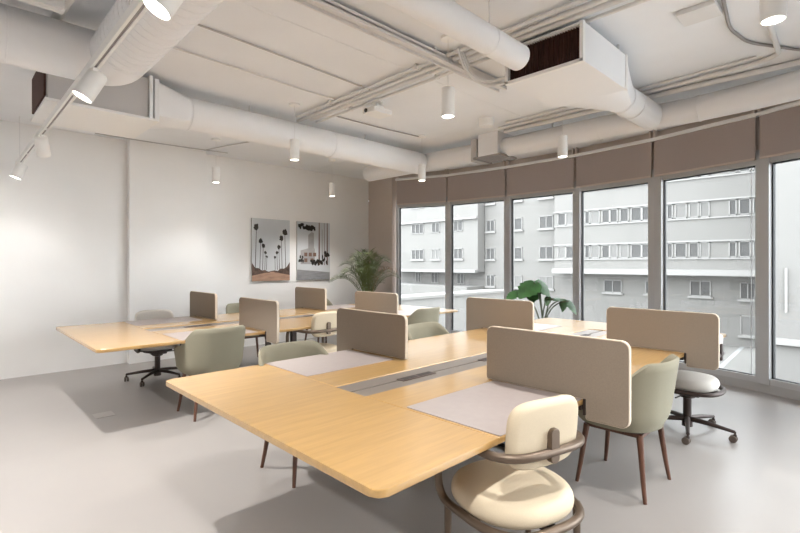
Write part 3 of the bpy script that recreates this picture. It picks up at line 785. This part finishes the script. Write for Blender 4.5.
for k, (bx_, tz, sc) in enumerate(((-.29, .94, .05), (-.21, .70, .042), (-.16, .62, .034), (-.12, .50, .026), (-.09, .43, .02), (.27, .87, .052), (.20, .76, .045), (.15, .60, .036), (.11, .50, .028), (.07, .42, .022))):
    m.mi = 3; lw = .004 + sc * .05; bx2 = bx_ * 1.08
    for q in range(6): blob(m, bx_ + random.uniform(-1, 1) * sc * .9, tz + sc * .2 + random.uniform(-.6, .6) * sc, sc * .35, sc * .3, -.0380)
    quad(m, [(bx2 - lw, .2), (bx2 + lw, .2), (bx_ + lw * .7, tz), (bx_ - lw * .7, tz)], -.0378)
    blob(m, bx_, tz + sc * .3, sc * .85, sc * 1.15, -.0382); 
m.build('print', [M['sky'], M['sand'], M['hedge'], M['ink']], t, smooth=0, fix=False)
t, w = print_frame('framed photo print of a pale house behind palm trunks, right of the pair', 4.78, 5.53)
m = MB(); e = .002
m.mi = 0; quad(m, [(-w + e, e), (w - e, e), (w - e, H - e), (-w + e, H - e)], -.0362)
m.mi = 1; quad(m, [(-w + e, e), (w - e, e), (w - e, .14), (-w + e, .20)], -.0366)
m.mi = 2; quad(m, [(-w + e, .20), (w - e, .15), (w - e, .30), (.1, .31), (-w + e, .30)], -.0367)
m.mi = 3; quad(m, [(-.30, .30), (.02, .30), (.02, .60), (-.06, .62), (-.30, .56)], -.0370); quad(m, [(-.13, .60), (.0, .60), (.0, .90), (-.05, .92), (-.13, .86)], -.0369)
m.mi = 4
for xx, zz in ((-.22, .34), (-.08, .34), (-.22, .45), (-.12, .45), (-.02, .45)): quad(m, [(xx, zz), (xx + .07, zz), (xx + .07, zz + .07), (xx, zz + .07)], -.0374)
for xx, lw, z1 in ((.12, .014, H - e), (.24, .006, H - e), (.31, .012, H - e), (.19, .005, .98)): quad(m, [(xx - lw * 1.3, .28), (xx + lw * 1.3, .28), (xx + lw * .7, z1), (xx - lw * .7, z1)], -.0376)
m.mi = 5
for i in range(22): blob(m, -.32 + .016 * i, 1.045 + random.uniform(-.05, .02) - .002 * i, random.uniform(.02, .045), random.uniform(.02, .04), -.0378)
for i in range(26): blob(m, -.06 + .016 * i, .32 + random.uniform(-.02, .05) + (random.uniform(0, .16) if i > 15 else 0), random.uniform(.015, .035), random.uniform(.02, .045), -.0379)
for i in range(8): blob(m, -.33 + .012 * i, .33 + random.uniform(0, .12), .018, .03, -.0379)
m.build('print', [M['sky'], M['asphalt'], M['sky'], M['house'], M['brownink'], M['ink']], t, smooth=0, fix=False)

# floor box
m = MB(); m.box(1.03, 1.19, 5.10, 5.27, 0, .004, .001, 1); tag(m.build('floor_box', M['lid']), 'small square floor box cover under the left end of the rear desk', 'floor box')

# ------------------------------------------------------------------ plants
def planter(t, r, h):
    m = MB(); m.lathe([(r * .78, 0), (r * .8, .01), (r, h - .02), (r, h), (r * .93, h), (r * .9, h - .05)], 30, cap=False)
    m.lathe([(.001, .002), (r * .78, .002)], 30, cap=False); p = m.build('planter', M['pot'], t)
    m = MB(); m.lathe([(.001, h - .045), (r * .91, h - .05)], 24, cap=False); m.build('soil', M['soil'], p, fix=False)
t = thing('areca_palm', 'feathery palm in the corner by the taupe column, behind the rear desk', 'potted plant', (5.78, 6.80, 0))
planter(t, .2, .42)
random.seed(12)
for k in range(34):
    az = 2.39996 * k; out = .16 + .52 * ((k * 7) % 34) / 34; top = 1.70 - .80 * max(0, out - .2) + random.uniform(-.16, .08)
    base = Vector((random.uniform(-.06, .06), random.uniform(-.06, .06), .36)); d = Vector((math.cos(az), math.sin(az), 0))
    P1 = base + Vector((0, 0, (top - .36) * .6)) + d * out * .12; P2 = Vector((0, 0, top + .06)) + d * out * .62; P3 = Vector((0, 0, top - .02 - .26 * out)) + d * out * 1.15
    N = 26; pts = []
    for i in range(N + 1):
        u = i / N; pts.append(base * (1 - u) ** 3 + P1 * 3 * u * (1 - u) ** 2 + P2 * 3 * u * u * (1 - u) + P3 * u ** 3)
    m = MB(); m.tube(pts, [.007 * (1 - .8 * i / N) + .001 for i in range(N + 1)], 6)
    for i in range(9, N + 1):
        u = (i - 9) / (N - 9); tg = (pts[min(i + 1, N)] - pts[i - 1]).normalized(); side = tg.cross(Vector((0, 0, 1))).normalized(); upn = side.cross(tg)
        L = .23 * math.sin(PI * (.2 + .7 * u)) + .02
        for sgn in (-1, 1):
            q = pts[i] - tg * random.uniform(0, .02)
            dirv = (side * sgn * .7 + tg * .75 + upn * .25).normalized(); mid = q + dirv * L * .55; tip = q + dirv * L * random.uniform(.9, 1.1) - Vector((0, 0, L * .12))
            wv = tg.cross(dirv).cross(dirv).normalized() * .006
            m.verts_faces([q - wv * .4, mid - wv, tip, mid + wv, q + wv * .4], [(0, 1, 2, 3, 4)])
    m.build('frond', M['palmdry'] if k in (5, 23) else M['palm'], t, smooth=0, fix=False)
t = thing('philodendron', 'large-leaved dark green plant standing by the window behind the screens', 'potted plant', (6.32, 3.48, 0))
planter(t, .19, .40)
def leaf(m, base, tip_dir, up, L, W):
    # heart-shaped leaf with notched margin, folded along its midrib
    tip_dir = tip_dir.normalized(); s_ = tip_dir.cross(up).normalized(); nn = s_.cross(tip_dir).normalized()
    mid = []; lf = []; rt = []
    N = 16
    for i in range(N + 1):
        u = i / N; wv = W * (math.sin(PI * min(1, u * .92 + .08)) ** .7) * (1.15 - .55 * u)
        if i % 3 == 1 and 2 < i < N - 1: wv *= .80
        c = base + tip_dir * (L * (u - .12)) - nn * (.30 * L * u * u)
        mid.append(c - nn * .01); lf.append(c + s_ * wv - nn * (wv * .25)); rt.append(c - s_ * wv - nn * (wv * .25))
    vs = mid + lf + rt; n1 = N + 1; fs = []
    for i in range(N): fs += [(i, i + 1, n1 + i + 1, n1 + i), (i + 1, i, 2 * n1 + i, 2 * n1 + i + 1)]
    m.verts_faces(vs, fs)
right = Vector((.716, -.698, 0)); fwd = Vector((.698, .716, 0))
for (dx, dz, df, L, W, td) in ((-.13, 1.17, -.02, .40, .19, (-.6, -.3)), (-.06, 1.18, .03, .30, .15, (.6, -.55)), (-.36, 1.03, .08, .26, .10, (-.8, -.3)), (.16, .93, .0, .17, .065, (.55, .1)), (.10, .95, .05, .16, .06, (-.3, -.5)), (.40, .88, .06, .24, .085, (.65, -.75)), (-.10, 1.10, .14, .30, .14, (-.2, -.5)), (.34, .90, .12, .2, .07, (-.2, -.6))):
    tipb = right * dx + fwd * df * .6 + Vector((0, 0, dz)); st_ = Vector((random.uniform(-.03, .03), random.uniform(-.03, .03), .35))
    m = MB(); c1 = st_ + Vector((0, 0, .5)) + (tipb - st_) * .1
    pts = [st_ * (1 - u) ** 2 + c1 * 2 * u * (1 - u) + tipb * u * u for u in [i / 10 for i in range(11)]]
    m.tube(pts, .009, 8); sm = m.build('stem', M['stem'], t, smooth=60)
    m = MB(); leaf(m, tipb, right * td[0] + Vector((0, 0, td[1])) - fwd * .45, Vector((0, 0, 1)) - fwd * .5, L, W); m.build('leaf', M['leaf'], sm, smooth=60, fix=False)

# ------------------------------------------------------------------ outside
GZ = -4.4
m = MB(); m.box(8.2, 70, -40, 80, GZ - .2, GZ); struct(m.build('street', M['street'], smooth=0))
def wing(name, label, x, y0, y1, z0, z1, wallm):
    t = thing(name, label, 'building', (x + 3, (y0 + y1) / 2, GZ)); t['_o'] = 0; del t['_o']
    o = Vector(t.location)
    m = MB(); m.box(x - o.x, x + 6 - o.x, y0 - o.y, y1 - o.y, z0 - o.z, z1 - o.z); m.build('wall', M[wallm], t, smooth=0)
    return t, o
def bwin(t, o, x, y0, y1, z0, z1, panes=2, sill=True, shut=False):
    f = .07; m = MB(); X = x - o.x; a, b_, c, d_ = y0 - o.y, y1 - o.y, z0 - o.z, z1 - o.z
    m.box(X - .08, X + .02, a, b_, c, c + f); m.box(X - .08, X + .02, a, b_, d_ - f, d_); m.box(X - .08, X + .02, a, a + f, c, d_); m.box(X - .08, X + .02, b_ - f, b_, c, d_)
    for i in range(1, panes): yy = a + (b_ - a) * i / panes; m.box(X - .08, X + .02, yy - f / 2, yy + f / 2, c, d_)
    if sill: m.box(X - .2, X + .02, a - .12, b_ + .12, c - .14, c)
    w = m.build('window', M['bframe'], t, smooth=0)
    m = MB(); m.box(X - .03, X, a + f, b_ - f, c + f, d_ - f); m.build('pane', M['bblind' if shut else 'bglass'], w, smooth=0)
# bay with ribbon windows
tb_, o = wing('apartment_building', 'white apartment block with ribbon windows facing the right-hand windows', 39.0, 5.5, 20.3, .95, 16, 'bwhite')
rib = [(19.23, 19.97, 0), (18.51, 19.23, 0), (17.11, 17.54, 0), (16.27, 17.03, 1), (15.46, 16.11, 0), (14.83, 15.46, 0), (13.98, 14.67, 1), (13.02, 13.83, 0), (12.23, 13.02, 0), (10.85, 11.26, 0), (9.93, 10.72, 1), (9.17, 9.8, 0), (8.5, 9.11, 1), (6.92, 7.38, 0), (6.14, 6.8, 0), (5.55, 6.03, 0)]
for fl in (0, 1, 2):
    z0 = 1.84 + 2.89 * fl
    for k, (a, b_, s_) in enumerate(rib): bwin(tb_, o, 39.0, a, b_, z0, z0 + 1.1, 1, False, (s_ + (1 if (k * 7 + fl * 3) % 5 == 0 else 0)) % 2)
    m = MB(); m.box(38.85 - o.x, 39 - o.x, 5.45 - o.y, 20.32 - o.y, z0 + 1.12 - o.z, z0 + 1.24 - o.z); m.box(38.9 - o.x, 39 - o.x, 5.45 - o.y, 20.32 - o.y, z0 - .12 - o.z, z0 - .02 - o.z); m.build('string_course', M['bframe'], tb_, smooth=0)
m = MB(); m.box(38.5 - o.x, 39 - o.x, 5.3 - o.y, 20.32 - o.y, .55 - o.z, .98 - o.z); m.build('cornice', M['bframe'], tb_, smooth=0)
m = MB(); m.box(40 - o.x, 45 - o.x, 4.9 - o.y, 20.3 - o.y, GZ - o.z, .95 - o.z); m.build('ground_floor', M['bgrey'], tb_, smooth=0)
for (a, b_, c, d_) in ((14.89, 16.35, -1.01, .05), (12.0, 13.1, -1.0, .05), (8.65, 9.99, -1.0, .15), (6.02, 6.92, -1.09, .1)): bwin(tb_, o, 40.0, a, b_, c, d_, 2)
for (a, b_) in ((6.0, 6.9), (9.3, 10.4)): bwin(tb_, o, 40.0, a, b_, -3.6, -2.2, 1, True, True)
# recessed middle
tm, o = wing('apartment_building', 'grey brick apartment block set back between two white ones, left of the big-leaved plant', 40.3, 20.4, 28.7, GZ, 16, 'bgrey')
for (a, b_, p_) in ((21.07, 22.48, 2), (24.3, 25.2, 1), (27.45, 28.5, 2)):
    for z0 in (-.95, 1.8, 4.66, 7.5): bwin(tm, o, 40.3, a, b_, z0, z0 + 1.2, p_, True, (int(a * 3) + int(z0)) % 3 == 0)
# left wing
tl, o = wing('apartment_building', 'pale apartment block with overhanging upper floors seen through the two leftmost windows', 39.2, 28.8, 41.5, .55, 16, 'bwhite')
for (a, b_, p_) in ((36.27, 38.17, 3), (33.88, 35.05, 2), (30.7, 31.91, 2)):
    for z0 in (1.85, 4.8, 7.7): bwin(tl, o, 39.2, a, b_, z0, z0 + 1.15, p_, z0 < 3, a < 35 and a > 33 and z0 < 3)
m = MB(); m.box(38.9 - o.x, 39.2 - o.x, 28.8 - o.y, 41.6 - o.y, 6.0 - o.z, 6.2 - o.z); m.box(38.7 - o.x, 39.2 - o.x, 28.8 - o.y, 41.6 - o.y, .45 - o.z, .75 - o.z); m.build('string_course', M['bframe'], tl, smooth=0)
m = MB(); m.box(40.6 - o.x, 45 - o.x, 28.9 - o.y, 41.5 - o.y, GZ - o.z, .55 - o.z); m.build('ground_floor', M['bgrey2'], tl, smooth=0)
for (a, b_) in ((38.0, 38.9), (35.3, 36.4), (31.6, 32.6)): bwin(tl, o, 40.6, a, b_, -.85, .35, 2, False)
m = MB(); m.box(37.5 - o.x, 40.6 - o.x, 28.9 - o.y, 41.5 - o.y, GZ - o.z, -.95 - o.z); m.build('plinth', M['bwhite'], tl, smooth=0)
# brick end wall at the right
tr_, o = wing('apartment_building', 'plain grey brick end wall seen through the rightmost window', 30.0, -14, 3.9, GZ, 18, 'bgrey2')
m = MB(); m.tube([(29.9 - o.x, 3.3 - o.y, -1 - o.z), (29.9 - o.x, 3.3 - o.y, 1.2 - o.z)], .06, 8); m.build('drain_pipe', M['bframe'], tr_)
m = MB(); m.box(29.7 - o.x, 30 - o.x, -3 - o.y, 3.95 - o.y, -2.6 - o.z, -2.3 - o.z); m.build('ledge', M['bframe'], tr_, smooth=0)
m = MB(); m.box(8.6, 18.6, 12.0, 12.9, GZ, .12); m.box(8.6, 18.7, 11.93, 12.97, .12, .22)
tag(m.build('parapet', M['bwhite'], smooth=0), 'white parapet wall outside the two leftmost windows', 'wall')
for i, (y0, lab) in enumerate(((6.0, 'white parking line on the street below, seen beside the rightmost screen'), (9.0, 'white parking line on the street, hidden behind the rightmost screen'))):
    m = MB(); m.prism([(26, y0 - .1), (41, y0 + .7), (41, y0 + .95), (26, y0 + .15)], GZ, GZ + .01); tag(m.build('road_marking', M['line'], smooth=0), lab, 'road marking')

# ------------------------------------------------------------------ sky, camera, view
w = bpy.data.worlds.new('overcast'); scene.world = w; w.use_nodes = True
nt = w.node_tree; bg = nt.nodes['Background']
tc = nt.nodes.new('ShaderNodeTexCoord'); sx = nt.nodes.new('ShaderNodeSeparateXYZ'); rp = nt.nodes.new('ShaderNodeValToRGB')
rp.color_ramp.elements[0].position = 0; rp.color_ramp.elements[0].color = (.80, .805, .81, 1)
rp.color_ramp.elements[1].position = .8; rp.color_ramp.elements[1].color = (1, 1, 1, 1)
nt.links.new(tc.outputs['Generated'], sx.inputs[0]); nt.links.new(sx.outputs['Z'], rp.inputs['Fac']); nt.links.new(rp.outputs['Color'], bg.inputs['Color'])
bg.inputs['Strength'].default_value = 11.0

cam = bpy.data.cameras.new('camera'); co = bpy.data.objects.new('camera', cam); COL.objects.link(co)
co.location = (0, 0, 1.45); co.rotation_euler = (R(90), 0, R(45.7 - 90))
cam.sensor_width = 36; cam.lens = 470 / 800 * 36; cam.shift_y = -3.5 / 800; cam.clip_start = .05; cam.clip_end = 300
scene.camera = co
scene.view_settings.view_transform = 'Standard'
scene.view_settings.look = 'None'
scene.view_settings.exposure = 0.44
scene.view_settings.use_white_balance = True
scene.view_settings.white_balance_temperature = 6220
scene.view_settings.white_balance_tint = 9
